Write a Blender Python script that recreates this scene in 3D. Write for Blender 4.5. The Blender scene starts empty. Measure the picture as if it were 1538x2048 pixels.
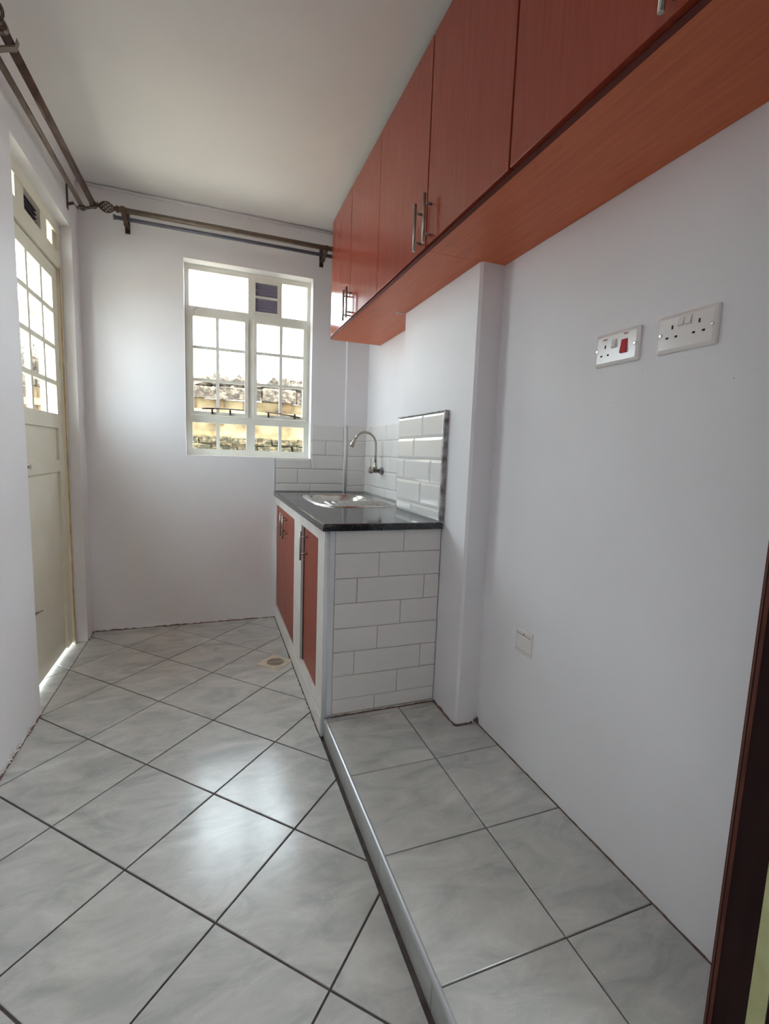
import bpy, bmesh, math, random
from mathutils import Vector, Matrix, noise
C = bpy.context.scene.collection
S = bpy.context.scene
R = math.radians
random.seed(4)

# ------------------------------------------------------------------ camera
PITCH, YAW, ROLL = R(-6.8711), R(20.3969), R(2.0871)
fw = Vector((math.sin(YAW)*math.cos(PITCH), math.cos(YAW)*math.cos(PITCH), math.sin(PITCH)))
rt = Vector((math.cos(YAW), -math.sin(YAW), 0)); up = rt.cross(fw)
r2 = rt*math.cos(ROLL) + up*math.sin(ROLL); u2 = -rt*math.sin(ROLL) + up*math.cos(ROLL)
cam = bpy.data.objects.new('camera', bpy.data.cameras.new('camera'))
C.objects.link(cam)
cam.matrix_world = Matrix(((r2.x, u2.x, -fw.x, 0), (r2.y, u2.y, -fw.y, 0), (r2.z, u2.z, -fw.z, 1.17), (0, 0, 0, 1)))
cam.data.sensor_fit = 'HORIZONTAL'; cam.data.sensor_width = 36; cam.data.lens = 36*940.42/1538
cam.data.clip_start = .02
S.camera = cam

# ------------------------------------------------------------------ light
S.view_settings.view_transform = 'Standard'; S.view_settings.look = 'None'
S.view_settings.gamma = 1; S.view_settings.use_curve_mapping = False
S.view_settings.exposure = 0.27
w = bpy.data.worlds.new('overcast_sky'); S.world = w; w.use_nodes = True
nt = w.node_tree; bg = nt.nodes['Background']
bg.inputs['Color'].default_value = (.83, .92, 1, 1)
bg.inputs['Strength'].default_value = 13.5
def sun():
    l = bpy.data.lights.new('sun', 'SUN'); l.energy = 22; l.angle = R(2); l.color = (1, .90, .76)
    o = bpy.data.objects.new('sun', l); C.objects.link(o)
    o.rotation_euler = Vector((-.12, .25, -.95)).to_track_quat('-Z', 'Y').to_euler()
sun()
def portal(name, loc, d, sx, sy):
    l = bpy.data.lights.new(name, 'AREA'); l.shape = 'RECTANGLE'; l.size = sx; l.size_y = sy
    l.cycles.is_portal = True
    o = bpy.data.objects.new(name, l); C.objects.link(o); o.location = loc
    o.rotation_euler = Vector(d).to_track_quat('-Z', 'Z').to_euler()
portal('window_portal', (.25, 3.48, 1.73), (0, -1, 0), .82, 1.22)
portal('door_portal', (-.86, 2.72, 1.2), (1, 0, 0), .85, 2.3)
portal('hall_fill_portal', (2.0, -1.6, 1.575), (-1, 0, 0), 1.4, 1.25)  # sampling portal at the added fill opening of the hall
S.cycles.max_bounces = 12; S.cycles.diffuse_bounces = 8; S.cycles.glossy_bounces = 5
S.cycles.transparent_max_bounces = 12; S.cycles.sample_clamp_indirect = 8
S.cycles.caustics_reflective = False; S.cycles.caustics_refractive = False
S.cycles.use_denoising = True

# ------------------------------------------------------------------ materials
def mat(name, col, rough=.5, metal=0, spec=.5, coat=0, coatr=.1):
    m = bpy.data.materials.new(name); m.use_nodes = True
    b = m.node_tree.nodes['Principled BSDF']
    b.inputs['Base Color'].default_value = (*col, 1); b.inputs['Roughness'].default_value = rough
    b.inputs['Metallic'].default_value = metal; b.inputs['Specular IOR Level'].default_value = spec
    b.inputs['Coat Weight'].default_value = coat; b.inputs['Coat Roughness'].default_value = coatr
    return m
def N(m, t, **kw):
    n = m.node_tree.nodes.new(t)
    for k, v in kw.items():
        if k in n.inputs: n.inputs[k].default_value = v
        else: setattr(n, k, v)
    return n
def L(m, a, b): m.node_tree.links.new(a, b)
def coords(m, scale=(1, 1, 1), world=True):
    g = N(m, 'ShaderNodeNewGeometry') if world else N(m, 'ShaderNodeTexCoord')
    mp = N(m, 'ShaderNodeMapping'); mp.inputs['Scale'].default_value = scale
    L(m, g.outputs['Position' if world else 'Object'], mp.inputs['Vector'])
    return mp.outputs['Vector']
def ramp(m, fac, stops):
    r = N(m, 'ShaderNodeValToRGB'); e = r.color_ramp.elements
    e[0].position, e[0].color = stops[0][0], (*stops[0][1], 1)
    e[1].position, e[1].color = stops[-1][0], (*stops[-1][1], 1)
    for p, c in stops[1:-1]:
        q = e.new(p); q.color = (*c, 1)
    L(m, fac, r.inputs['Fac']); return r.outputs['Color']
def noisy(name, stops, scale, rough=.5, sc3=(1, 1, 1), detail=5, bump=0, bscale=None, world=True, dist=.01, lo=None, **kw):
    m = mat(name, stops[0][1], rough, **kw); b = m.node_tree.nodes['Principled BSDF']
    v = coords(m, sc3, world)
    n = N(m, 'ShaderNodeTexNoise', Scale=scale, Detail=detail); L(m, v, n.inputs['Vector'])
    L(m, ramp(m, n.outputs['Fac'], stops), b.inputs['Base Color'])
    if bump:
        n2 = N(m, 'ShaderNodeTexNoise', Scale=bscale or scale, Detail=3); L(m, v, n2.inputs['Vector'])
        bp = N(m, 'ShaderNodeBump', Strength=bump, Distance=dist); L(m, n2.outputs['Fac'], bp.inputs['Height'])
        L(m, bp.outputs['Normal'], b.inputs['Normal'])
    return m
M = {}
M['paint'] = noisy('wall_paint', [(.35, (.765, .75, .76)), (.65, (.795, .785, .795))], 2.5, .5, bump=.25, bscale=9, dist=.004, spec=.35)
M['ceiling'] = noisy('ceiling_paint', [(.35, (.79, .775, .75)), (.65, (.82, .805, .78))], 2, .8, bump=.15, bscale=6, dist=.004, spec=.2)
def wood(name, sc3, c0, c1, rough):
    m = mat(name, c0, rough, spec=.4); b = m.node_tree.nodes['Principled BSDF']
    v = coords(m, sc3)
    n = N(m, 'ShaderNodeTexNoise', Scale=6, Detail=6, Roughness=.65); L(m, v, n.inputs['Vector'])
    L(m, ramp(m, n.outputs['Fac'], [(.3, c0), (.7, c1)]), b.inputs['Base Color'])
    bp = N(m, 'ShaderNodeBump', Strength=.08, Distance=.002); L(m, n.outputs['Fac'], bp.inputs['Height'])
    L(m, bp.outputs['Normal'], b.inputs['Normal'])
    return m
M['wood'] = wood('cherry_veneer', (14, 14, .8), (.285, .047, .026), (.35, .067, .035), .17)
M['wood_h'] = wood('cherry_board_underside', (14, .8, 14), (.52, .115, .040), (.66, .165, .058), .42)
M['wood_low'] = wood('cherry_door_matt', (14, 14, .8), (.27, .050, .028), (.32, .068, .036), .4)
M['lip'] = mat('dark_board_edge', (.10, .028, .022), .75, spec=.2)
M['gap'] = mat('dark_carcass', (.06, .012, .01), .6)
def tile_mat():
    m = mat('floor_tile', (.5, .5, .47), .17, spec=.7); b = m.node_tree.nodes['Principled BSDF']
    tc = N(m, 'ShaderNodeTexCoord'); oi = N(m, 'ShaderNodeObjectInfo')
    add = N(m, 'ShaderNodeVectorMath', operation='MULTIPLY_ADD')
    L(m, oi.outputs['Random'], add.inputs[0]); add.inputs[1].default_value = (37, 19, 11); L(m, tc.outputs['Object'], add.inputs[2])
    mp = N(m, 'ShaderNodeMapping'); mp.inputs['Scale'].default_value = (1.6, 3.4, 1); mp.inputs['Rotation'].default_value = (0, 0, .6)
    L(m, add.outputs[0], mp.inputs['Vector'])
    n = N(m, 'ShaderNodeTexNoise', Scale=3.0, Detail=8, Roughness=.62, Distortion=.9); L(m, mp.outputs[0], n.inputs['Vector'])
    c = ramp(m, n.outputs['Fac'], [(.3, (.39, .405, .385)), (.47, (.51, .515, .49)), (.56, (.56, .56, .53)), (.72, (.65, .655, .63))])
    mu = N(m, 'ShaderNodeTexNoise', Scale=1.6, Detail=7, Roughness=.6, Distortion=2.2); L(m, mp.outputs[0], mu.inputs['Vector'])
    vein = ramp(m, mu.outputs['Fac'], [(.485, (0, 0, 0)), (.5, (.28, .28, .28)), (.515, (0, 0, 0))])
    ms = N(m, 'ShaderNodeMix', data_type='RGBA', blend_type='ADD'); ms.inputs[0].default_value = .12
    L(m, c, ms.inputs[6]); L(m, vein, ms.inputs[7]); L(m, ms.outputs[2], b.inputs['Base Color'])
    n3 = N(m, 'ShaderNodeTexNoise', Scale=7, Detail=4); L(m, tc.outputs['Object'], n3.inputs['Vector'])
    L(m, ramp(m, n3.outputs['Fac'], [(.3, (.17, .17, .17)), (.7, (.24, .24, .24))]), b.inputs['Roughness'])
    return m
M['tile'] = tile_mat()
M['riser'] = noisy('riser_tile', [(.3, (.33, .335, .32)), (.7, (.46, .465, .44))], 9, .3)
M['grout'] = noisy('dark_grout', [(.3, (.07, .05, .05)), (.7, (.13, .10, .095))], 30, .9)
M['dirt'] = noisy('dirty_sealant', [(.3, (.10, .055, .04)), (.7, (.24, .16, .13))], 60, .9, bump=.5, bscale=90)
M['flake'] = noisy('flaked_plaster', [(.4, (.62, .56, .52)), (.6, (.78, .75, .73))], 50, .9, bump=.6, bscale=80)
M['brick_tile'] = mat('glazed_white_tile', (.74, .725, .70), .13, spec=.6)
M['matt_tile'] = mat('satin_white_tile', (.72, .70, .68), .34, spec=.5)
M['tgrout'] = noisy('pale_grout', [(.3, (.50, .45, .40)), (.7, (.64, .60, .56))], 25, .85)
M['plaster'] = noisy('counter_plaster', [(.3, (.68, .65, .61)), (.7, (.77, .745, .71))], 9, .5, bump=.2, bscale=14, dist=.003)
M['pvc'] = mat('pvc_trim', (.66, .68, .70), .3)
M['alu'] = mat('aluminium_nosing', (.52, .54, .56), .38, metal=.7)
M['trim_dark'] = noisy('oxidised_trim', [(.35, (.13, .11, .11)), (.6, (.46, .44, .43))], 26, .5, metal=.3)
def granite():
    m = mat('black_granite', (.02, .02, .022), .09, spec=.6); b = m.node_tree.nodes['Principled BSDF']
    v = coords(m); n = N(m, 'ShaderNodeTexVoronoi', Scale=420); L(m, v, n.inputs['Vector'])
    L(m, ramp(m, n.outputs['Color'], [(.2, (.012, .013, .015)), (.75, (.03, .033, .036)), (1, (.10, .11, .12))]), b.inputs['Base Color'])
    return m
M['granite'] = granite()
M['steel'] = noisy('brushed_steel', [(.3, (.46, .43, .40)), (.7, (.60, .57, .53))], 8, .24, sc3=(1, 20, 1), metal=1)
M['nickel'] = mat('brushed_nickel', (.42, .38, .34), .28, metal=1)
M['cream'] = noisy('cream_metal_paint', [(.3, (.66, .62, .49)), (.7, (.72, .685, .56))], 6, .35, bump=.15, bscale=10, dist=.002)
M['offwhite'] = noisy('window_metal_paint', [(.3, (.72, .71, .62)), (.7, (.80, .79, .72))], 9, .4)
M['slit_gold'] = noisy('frame_edge_slit_gold', [(.3, (.42, .26, .12)), (.7, (.60, .46, .26))], 22, .7)  # brown-gold frame edge, with the warm slit light put into the colour
M['iron'] = noisy('antique_bronze_iron', [(.3, (.055, .035, .03)), (.7, (.14, .085, .06))], 18, .42, metal=.55)
M['rod_light'] = noisy('worn_bronze_rod', [(.3, (.13, .10, .075)), (.7, (.21, .165, .125))], 14, .4, metal=.4)
M['bluerod'] = noisy('grey_blue_rod', [(.3, (.10, .105, .14)), (.7, (.16, .16, .20))], 14, .4, metal=.4)
M['socket'] = mat('socket_plastic', (.78, .745, .71), .16, spec=.6)
M['red'] = mat('red_switch', (.50, .012, .03), .3)
M['neon'] = mat('neon_lens', (.22, .03, .03), .3)
M['hole'] = mat('dark_hole', (.012, .008, .008), .8)
M['screw'] = mat('screw_metal', (.7, .68, .64), .25, metal=1)
M['drain'] = noisy('drain_plastic', [(.3, (.55, .48, .36)), (.7, (.68, .61, .48))], 20, .45)
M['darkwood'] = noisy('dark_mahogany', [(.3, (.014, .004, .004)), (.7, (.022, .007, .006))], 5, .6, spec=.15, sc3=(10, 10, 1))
M['arris'] = noisy('mahogany_edge_lit', [(.3, (.07, .018, .012)), (.7, (.12, .038, .024))], 12, .6, spec=.2, sc3=(4, 4, 1))  # lighter mahogany, the light on the rounded arris put into its colour
M['brass'] = noisy('brass_plate', [(.3, (.45, .46, .22)), (.7, (.62, .62, .36))], 14, .3, metal=.8)
M['ventgrey'] = mat('vent_mesh_grey', (.27, .25, .33), .6)
M['ventdark'] = mat('vent_mesh_dark', (.05, .035, .045), .6)
def glass():
    m = bpy.data.materials.new('window_glass'); m.use_nodes = True
    t = m.node_tree; t.nodes.clear()
    o = t.nodes.new('ShaderNodeOutputMaterial'); a = t.nodes.new('ShaderNodeBsdfTransparent'); g = t.nodes.new('ShaderNodeBsdfGlossy')
    a.inputs['Color'].default_value = (.95, .97, .96, 1); g.inputs['Roughness'].default_value = .02
    f = t.nodes.new('ShaderNodeFresnel'); f.inputs['IOR'].default_value = 1.35
    mx = t.nodes.new('ShaderNodeMixShader'); ge = t.nodes.new('ShaderNodeNewGeometry'); sb_ = t.nodes.new('ShaderNodeMath'); sb_.operation = 'SUBTRACT'; sb_.inputs[0].default_value = 1
    mu = t.nodes.new('ShaderNodeMath'); mu.operation = 'MULTIPLY'; t.links.new(ge.outputs['Backfacing'], sb_.inputs[1])
    t.links.new(f.outputs[0], mu.inputs[0]); t.links.new(sb_.outputs[0], mu.inputs[1]); t.links.new(mu.outputs[0], mx.inputs[0]); t.links.new(a.outputs[0], mx.inputs[1]); t.links.new(g.outputs[0], mx.inputs[2])
    t.links.new(mx.outputs[0], o.inputs[0]); return m
M['glass'] = glass()
M['yellow'] = noisy('yellow_limewash', [(.3, (.06, .04, .02)), (.45, (.16, .115, .055)), (.62, (.23, .18, .10))], 5, .9, bump=.4, bscale=20)
M['moss'] = noisy('mossy_stone', [(.3, (.010, .010, .005)), (.48, (.032, .028, .014)), (.62, (.10, .075, .038))], 22, .95, bump=.8, bscale=30, dist=.03)
M['stone'] = noisy('weathered_stone', [(.3, (.02, .015, .011)), (.5, (.06, .047, .035)), (.65, (.14, .115, .085))], 20, .95, bump=.8, bscale=30, dist=.03)
M['stain'] = noisy('brown_drip_stain', [(.3, (.06, .035, .018)), (.7, (.17, .11, .055))], 14, .95)
M['ground'] = noisy('concrete_ground', [(.3, (.36, .33, .29)), (.7, (.52, .48, .42))], 4, .9)
M['leaf'] = noisy('dry_leaf', [(.3, (.07, .07, .04)), (.7, (.20, .19, .12))], 20, .8)
M['roof'] = mat('red_roof_sheet', (.34, .13, .10), .6)
M['render'] = noisy('cream_render', [(.3, (.66, .62, .52)), (.7, (.74, .70, .60))], 3, .8)

# ------------------------------------------------------------------ mesh helpers
def bm_new(): return bmesh.new()
def bx(bm, x0, x1, y0, y1, z0, z1, bev=0):
    if bev:
        t = bmesh.new(); bx(t, x0, x1, y0, y1, z0, z1)
        bmesh.ops.bevel(t, geom=t.edges[:], offset=bev, segments=2, affect='EDGES', profile=.5)
        me = bpy.data.meshes.new('t'); t.to_mesh(me); t.free(); bm.from_mesh(me); bpy.data.meshes.remove(me); return bm
    vs = [bm.verts.new(p) for p in ((x0,y0,z0),(x1,y0,z0),(x1,y1,z0),(x0,y1,z0),(x0,y0,z1),(x1,y0,z1),(x1,y1,z1),(x0,y1,z1))]
    for f in ((3,2,1,0),(4,5,6,7),(0,1,5,4),(1,2,6,5),(2,3,7,6),(3,0,4,7)): bm.faces.new([vs[i] for i in f])
    return bm
def box(*a, **k): return bx(bm_new(), *a, **k)
def prism(bm, poly, z0, z1, bev=0):
    """polygon (ccw, xy) extruded z0..z1; bev shrinks the top for a soft arris"""
    n = len(poly)
    lo = [bm.verts.new((x, y, z0)) for x, y in poly]
    if bev:
        cx = sum(p[0] for p in poly)/n; cy = sum(p[1] for p in poly)/n
        mid = [bm.verts.new((x, y, z1-bev)) for x, y in poly]
        ins = inset(poly, bev)
        hi = [bm.verts.new((x, y, z1)) for x, y in ins]
        rings = [lo, mid, hi]
    else:
        hi = [bm.verts.new((x, y, z1)) for x, y in poly]; rings = [lo, hi]
    for a, b in zip(rings, rings[1:]):
        for i in range(n): bm.faces.new((a[i], a[(i+1) % n], b[(i+1) % n], b[i]))
    bm.faces.new(hi); bm.faces.new(lo[::-1]); return bm
def inset(poly, d):
    out = []; n = len(poly)
    for i in range(n):
        p0, p1, p2 = Vector(poly[i-1]), Vector(poly[i]), Vector(poly[(i+1) % n])
        a = (p1-p0).normalized(); b = (p2-p1).normalized()
        na, nb = Vector((-a.y, a.x)), Vector((-b.y, b.x))
        m = na+nb
        if m.length < 1e-4: m = na
        m.normalize(); k = max(.35, m.dot(na)); q = p1+m*(d/k); out.append((q.x, q.y))
    return out
def clip(poly, a, b, c):      # keep a*x+b*y<=c
    out = []
    for i in range(len(poly)):
        p, q = poly[i], poly[(i+1) % len(poly)]
        dp, dq = a*p[0]+b*p[1]-c, a*q[0]+b*q[1]-c
        if dp <= 0: out.append(p)
        if (dp < 0 < dq) or (dq < 0 < dp):
            t = dp/(dp-dq); out.append((p[0]+(q[0]-p[0])*t, p[1]+(q[1]-p[1])*t))
    o2 = []
    for p in out:
        if not o2 or math.dist(p, o2[-1]) > 1e-3: o2.append(p)
    if len(o2) > 1 and math.dist(o2[0], o2[-1]) < 1e-3: o2.pop()
    return o2
def area(p): return .5*sum(p[i][0]*p[(i+1) % len(p)][1]-p[(i+1) % len(p)][0]*p[i][1] for i in range(len(p))) if len(p) > 2 else 0
def tube(bm, pts, rad, seg=12, cap=True):
    pts = [Vector(p) for p in pts]; rads = rad if isinstance(rad, (list, tuple)) else [rad]*len(pts)
    rings = []; nrm = None
    for i, p in enumerate(pts):
        d = (pts[min(i+1, len(pts)-1)]-pts[max(i-1, 0)]).normalized()
        if nrm is None: nrm = d.orthogonal().normalized()
        nrm = (nrm-d*nrm.dot(d)).normalized(); bn = d.cross(nrm)
        rings.append([bm.verts.new(p+rads[i]*(nrm*math.cos(2*math.pi*k/seg)+bn*math.sin(2*math.pi*k/seg))) for k in range(seg)])
    for a, b in zip(rings, rings[1:]):
        for k in range(seg): bm.faces.new((a[k], a[(k+1) % seg], b[(k+1) % seg], b[k])).smooth = True
    if cap: bm.faces.new(rings[0][::-1]); bm.faces.new(rings[-1])
    return bm
def bar(bm, p, q, w_, h_):
    """square bar p..q"""
    p, q = Vector(p), Vector(q); d = (q-p).normalized()
    s = d.cross(Vector((0, 0, 1))); s = s.normalized() if s.length > .01 else Vector((1, 0, 0)); t = s.cross(d)
    a = [bm.verts.new(p+s*sx*w_/2+t*sy*h_/2) for sx, sy in ((-1,-1),(1,-1),(1,1),(-1,1))]
    b = [bm.verts.new(q+s*sx*w_/2+t*sy*h_/2) for sx, sy in ((-1,-1),(1,-1),(1,1),(-1,1))]
    for i in range(4): bm.faces.new((a[i], a[(i+1) % 4], b[(i+1) % 4], b[i]))
    bm.faces.new(a[::-1]); bm.faces.new(b); return bm
def obj(name, bm, m, parent=None, kind=None, label=None, cat=None, group=None, org=None):
    bmesh.ops.recalc_face_normals(bm, faces=bm.faces[:])
    me = bpy.data.meshes.new(name)
    if org is not None:
        bmesh.ops.translate(bm, verts=bm.verts[:], vec=-Vector(org))
    bm.to_mesh(me); bm.free()
    for x in (m if isinstance(m, (list, tuple)) else [m]): me.materials.append(x)
    o = bpy.data.objects.new(name, me); C.objects.link(o)
    if org is not None: o.location = org
    if parent:
        o.parent = parent
        o.matrix_parent_inverse = Matrix.Translation(-world(parent))
    tag(o, label, cat, group, kind); return o
def world(o):
    v = Vector(o.location); p = o.parent
    return v if p is None else v          # parents are compensated on linking, so location stays in world axes
def tag(o, label=None, cat=None, group=None, kind=None):
    for k, v in (('label', label), ('category', cat), ('group', group), ('kind', kind)):
        if v: o[k] = v
    return o
def thing(name, loc, label, cat, group=None, kind=None):
    o = bpy.data.objects.new(name, None); C.objects.link(o); o.location = loc; o.empty_display_size = .1
    return tag(o, label, cat, group, kind)

# ------------------------------------------------------------------ key planes
xL, xD, xR, xP, xS, xK, xC = -.700, -.766, 1.030, .931, .430, .420, .716
yB, yN, yJ, yP0, yP1, yE = 3.293, 2.304, 3.147, 1.583, 2.297, 1.787
zP, zC, zT, zCb, zJ = .082, 2.645, .897, 1.884, 2.330
xRR = 1.052; xOut = -.868; yFr = .50

# ------------------------------------------------------------------ shell
T = .15
wall_back = obj('wall_back', bm_new(), M['paint'], kind='structure')
def rebuild(o, bm):
    bmesh.ops.recalc_face_normals(bm, faces=bm.faces[:]); bm.to_mesh(o.data); bm.free()
b = bm_new(); wx0, wx1, wz0, wz1 = -.148, .655, 1.128, 2.327
bx(b, xOut, wx0, yB, 3.5, -.05, zC); bx(b, wx1, 1.35, yB, 3.5, -.05, zC)
bx(b, wx0, wx1, yB, 3.5, -.05, wz0); bx(b, wx0, wx1, yB, 3.5, wz1, zC)
rebuild(wall_back, b)
wall_left = obj('wall_left', bm_new(), M['paint'], kind='structure')
b = bm_new(); bx(b, xOut, xL, .2, yN, -.05, zC); bx(b, xOut, xL, yJ, yB, -.05, zC); bx(b, xOut, xL, yN, yJ, zJ, zC)
rebuild(wall_left, b)
wall_right = obj('wall_right', box(xR, 1.35, .2, yP0+.02, -.05, zC), M['paint'], kind='structure')
wall_alcove = obj('wall_right_alcove', box(xRR, 1.35, yP0+.02, yB, -.05, zC), M['paint'], kind='structure')
col_ = bm_new(); prism(col_, [(xP, yP0+.01), (xP+.01, yP0), (xR+.001, yP0), (xR+.02, yP0+.02), (xR+.02, yP1), (xP, yP1)], -.05, zC)
wall_col = obj('wall_right_pilaster', col_, M['paint'], kind='structure')
boxing = obj('wall_back_boxing', box(.895, xRR, yB-.038, yB, -.05, zC), M['paint'], kind='structure')
ceiling = obj('ceiling', box(xOut, 1.35, .2, 3.5, zC, zC+.15), M['ceiling'], kind='structure')
obj('trim_1', tube(bm_new(), [(xL, yB-.004, zC-.012), (.9, yB-.004, zC-.012)], .009, 8), M['paint'], kind='structure')
floor = obj('floor', box(-.88, xR+.05, .2, 3.5, -.08, -.004), M['grout'], kind='structure')
step = obj('floor_platform', box(xS+.006, xR+.02, .2, yE+.02, -.004, zP-.006), M['grout'], kind='structure')

obj('eave', box(-1.34, -.869, .2, 4.0, zC+.02, zC+.10), M['roof'], kind='structure')
obj('eave_rear', box(-.868, 1.35, 3.501, 4.0, zC+.02, zC+.10), M['roof'], kind='structure')
# guessed hall behind the camera, unseen; its window is added for fill daylight
obj('floor_hall', box(-1.6, 2.0, -3.6, .2, -.08, 0), M['grout'], kind='structure')
obj('ceiling_hall', box(-1.6, 2.0, -3.6, .2, 2.7, 2.8), M['ceiling'], kind='structure')
obj('wall_hall_left', box(-1.75, -1.6, -3.6, .2, -.08, 2.8), M['paint'], kind='structure')
b = bm_new(); bx(b, 2.0, 2.15, -3.6, -2.3, -.08, 2.8); bx(b, 2.0, 2.15, -.9, .2, -.08, 2.8); bx(b, 2.0, 2.15, -2.3, -.9, -.08, .95); bx(b, 2.0, 2.15, -2.3, -.9, 2.2, 2.8)  # unseen opening, placed and sized to brighten the left wall
obj('wall_hall_fill_opening', b, M['paint'], kind='structure')
b = box(-1.75, 2.15, -3.75, -3.6, -.08, 2.8)
obj('wall_hall_rear', b, M['paint'], kind='structure')
b = bm_new(); bx(b, 1.03, 2.15, .2, .3, -.08, 2.8); bx(b, -1.75, xL, .2, .3, -.08, 2.8); bx(b, xL, 1.03, .2, .3, 2.3, 2.8)
obj('wall_hall_front', b, M['paint'], kind='structure')

# ------------------------------------------------------------------ floor tiles (diagonal)
org = Vector((-.4681, 1.578)); g = .33246; ca, sa = math.cos(R(44.98)), math.sin(R(44.98))
ea, eb = Vector((ca, -sa))*g, Vector((sa, ca))*g; hg = .0030
def floor_poly(poly):
    poly = clip(poly, 0, -1, -.2)
    poly = clip(poly, 0, 1, yB-.003)
    return poly
for i in range(-12, 13):
    for j in range(-8, 13):
        o0 = org+ea*i+eb*j
        base = [o0+(ea+eb)*(hg/g), o0+ea*(1-hg/g)+eb*(hg/g), o0+(ea+eb)*(1-hg/g), o0+eb*(1-hg/g)+ea*(hg/g)]
        p = [(v.x, v.y) for v in base]
        if area(p) < 0: p = p[::-1]
        ctr = o0+(ea+eb)/2
        p = floor_poly(p); p = clip(p, 1, 0, xK-.003)
        # left limit: wall face, or through to the door sill within the opening
        if p and min(v[1] for v in p) > yN+.002 and max(v[1] for v in p) < yJ-.002:
            q = clip(p, -1, 0, .86)
            if area(q) > 4e-4: obj('tile', prism(bm_new(), q, -.006, random.uniform(-.0003, .0003), .0012), M['tile'], floor, org=(ctr.x, ctr.y, 0))
            continue
        q = clip(p, -1, 0, -xL-.002)
        door_bit = clip(clip(clip(p, 0, -1, -yN-.002), 0, 1, yJ-.002), -1, 0, .86)
        if area(q) > 4e-4:
            o = obj('tile', prism(bm_new(), q, -.006, random.uniform(-.0003, .0003), .0012), M['tile'], floor, org=(ctr.x, ctr.y, 0))
        if area(door_bit) > 4e-4:
            db = clip(door_bit, 1, 0, xL-.0015)
            if area(db) > 4e-4: obj('tile', prism(bm_new(), db, -.006, 0, .0012), M['tile'], floor, org=(ctr.x, ctr.y, 0))
# platform tiles
ys = [yE-.002, 1.757, 1.419, 1.081, .743, .405, .2]
for a, b_ in zip(ys, ys[1:]):
    for x0, x1 in ((xS+.008, .7615-.0022), (.7615+.0022, xR-.004)):
        p = [(x0, b_+.0022), (x1, b_+.0022), (x1, a-.0022), (x0, a-.0022)]
        if a > yP0 and x1 > .9:   # around the pilaster
            lo = clip(p, 0, 1, yP0-.003); hi = clip(clip(p, 0, -1, -yP0), 1, 0, xP-.003)
            if a < 1.76:
                p = [(x0, b_+.0022), (x1, b_+.0022), (x1, yP0-.003), (xP-.003, yP0-.003), (xP-.003, a-.0022), (x0, a-.0022)]
            else: p = clip(p, 1, 0, xP-.003)
        obj('tile', prism(bm_new(), p, zP-.008, zP+random.uniform(-.0003, .0003), .0012), M['tile'], step, org=((x0+x1)/2, (a+b_)/2, zP))
# riser tiles
yr = [1.78, 1.456, 1.098, .765, .43, .2]
for a, b_ in zip(yr, yr[1:]):
    obj('riser_tile', box(xS, xS+.007, b_+.0015, a-.0015, .0, zP-.012), M['riser'], step, org=(xS, (a+b_)/2, .03))
nb = bm_new()
prof = [(xS-.002, zP-.013), (xS-.002, zP-.004), (xS+.001, zP+.0005), (xS+.006, zP+.002), (xS+.010, zP+.001), (xS+.010, zP-.013)]
lo = [nb.verts.new((x, .2, z)) for x, z in prof]; hi = [nb.verts.new((x, yE-.004, z)) for x, z in prof]
for i in range(6): nb.faces.new((lo[i], lo[(i+1) % 6], hi[(i+1) % 6], hi[i]))
nb.faces.new(lo); nb.faces.new(hi)
obj('step_nosing', nb, M['alu'], step)

# dirty, flaked joints where walls meet the floor
def grime(pts, z, nrm, seed, h=.008, t=.006, m='dirt', name='grime_line', parent=None):
    rnd = random.Random(seed); bmm = bm_new(); prev = None
    for (x0, y0), (x1, y1) in zip(pts, pts[1:]):
        n = max(2, int(math.dist((x0, y0), (x1, y1))/.02))
        for k in range(n+1):
            f = k/n; x, y = x0+(x1-x0)*f, y0+(y1-y0)*f
            hh = h*.45*rnd.uniform(.15, 1.5)*(1+2.2*max(0, noise.noise(Vector((x*5, y*5, seed))))); tt = t*rnd.uniform(.4, 1.5)
            r = [bmm.verts.new((x-nrm[0]*.002, y-nrm[1]*.002, z-.003)), bmm.verts.new((x+nrm[0]*tt, y+nrm[1]*tt, z-.003)),
                 bmm.verts.new((x+nrm[0]*tt*.8, y+nrm[1]*tt*.8, z+.0015)), bmm.verts.new((x+nrm[0]*.0015, y+nrm[1]*.0015, z+hh)), bmm.verts.new((x-nrm[0]*.002, y-nrm[1]*.002, z+hh))]
            if prev:
                for q in range(5): bmm.faces.new((prev[q], prev[(q+1) % 5], r[(q+1) % 5], r[q]))
            prev = r
        prev = None
    return obj(name, bmm, M[m], parent)
grime([(xL, yB), (xK, yB)], 0, (0, -1), 1, .012, .007, parent=wall_back)
grime([(xL, .6), (xL, yN)], 0, (1, 0), 2, .010, .006, parent=wall_left)
grime([(xL, yJ), (xL, yB)], 0, (1, 0), 3, .012, .006, parent=wall_left)
grime([(xR, .55), (xR, yP0)], zP, (-1, 0), 4, .003, .005, parent=wall_right)
grime([(xP, yP0), (xR, yP0)], zP, (0, -1), 5, .010, .008, parent=wall_col)
grime([(xP, yP0), (xP, yE)], zP, (-1, 0), 6, .012, .007, parent=wall_col)
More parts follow.
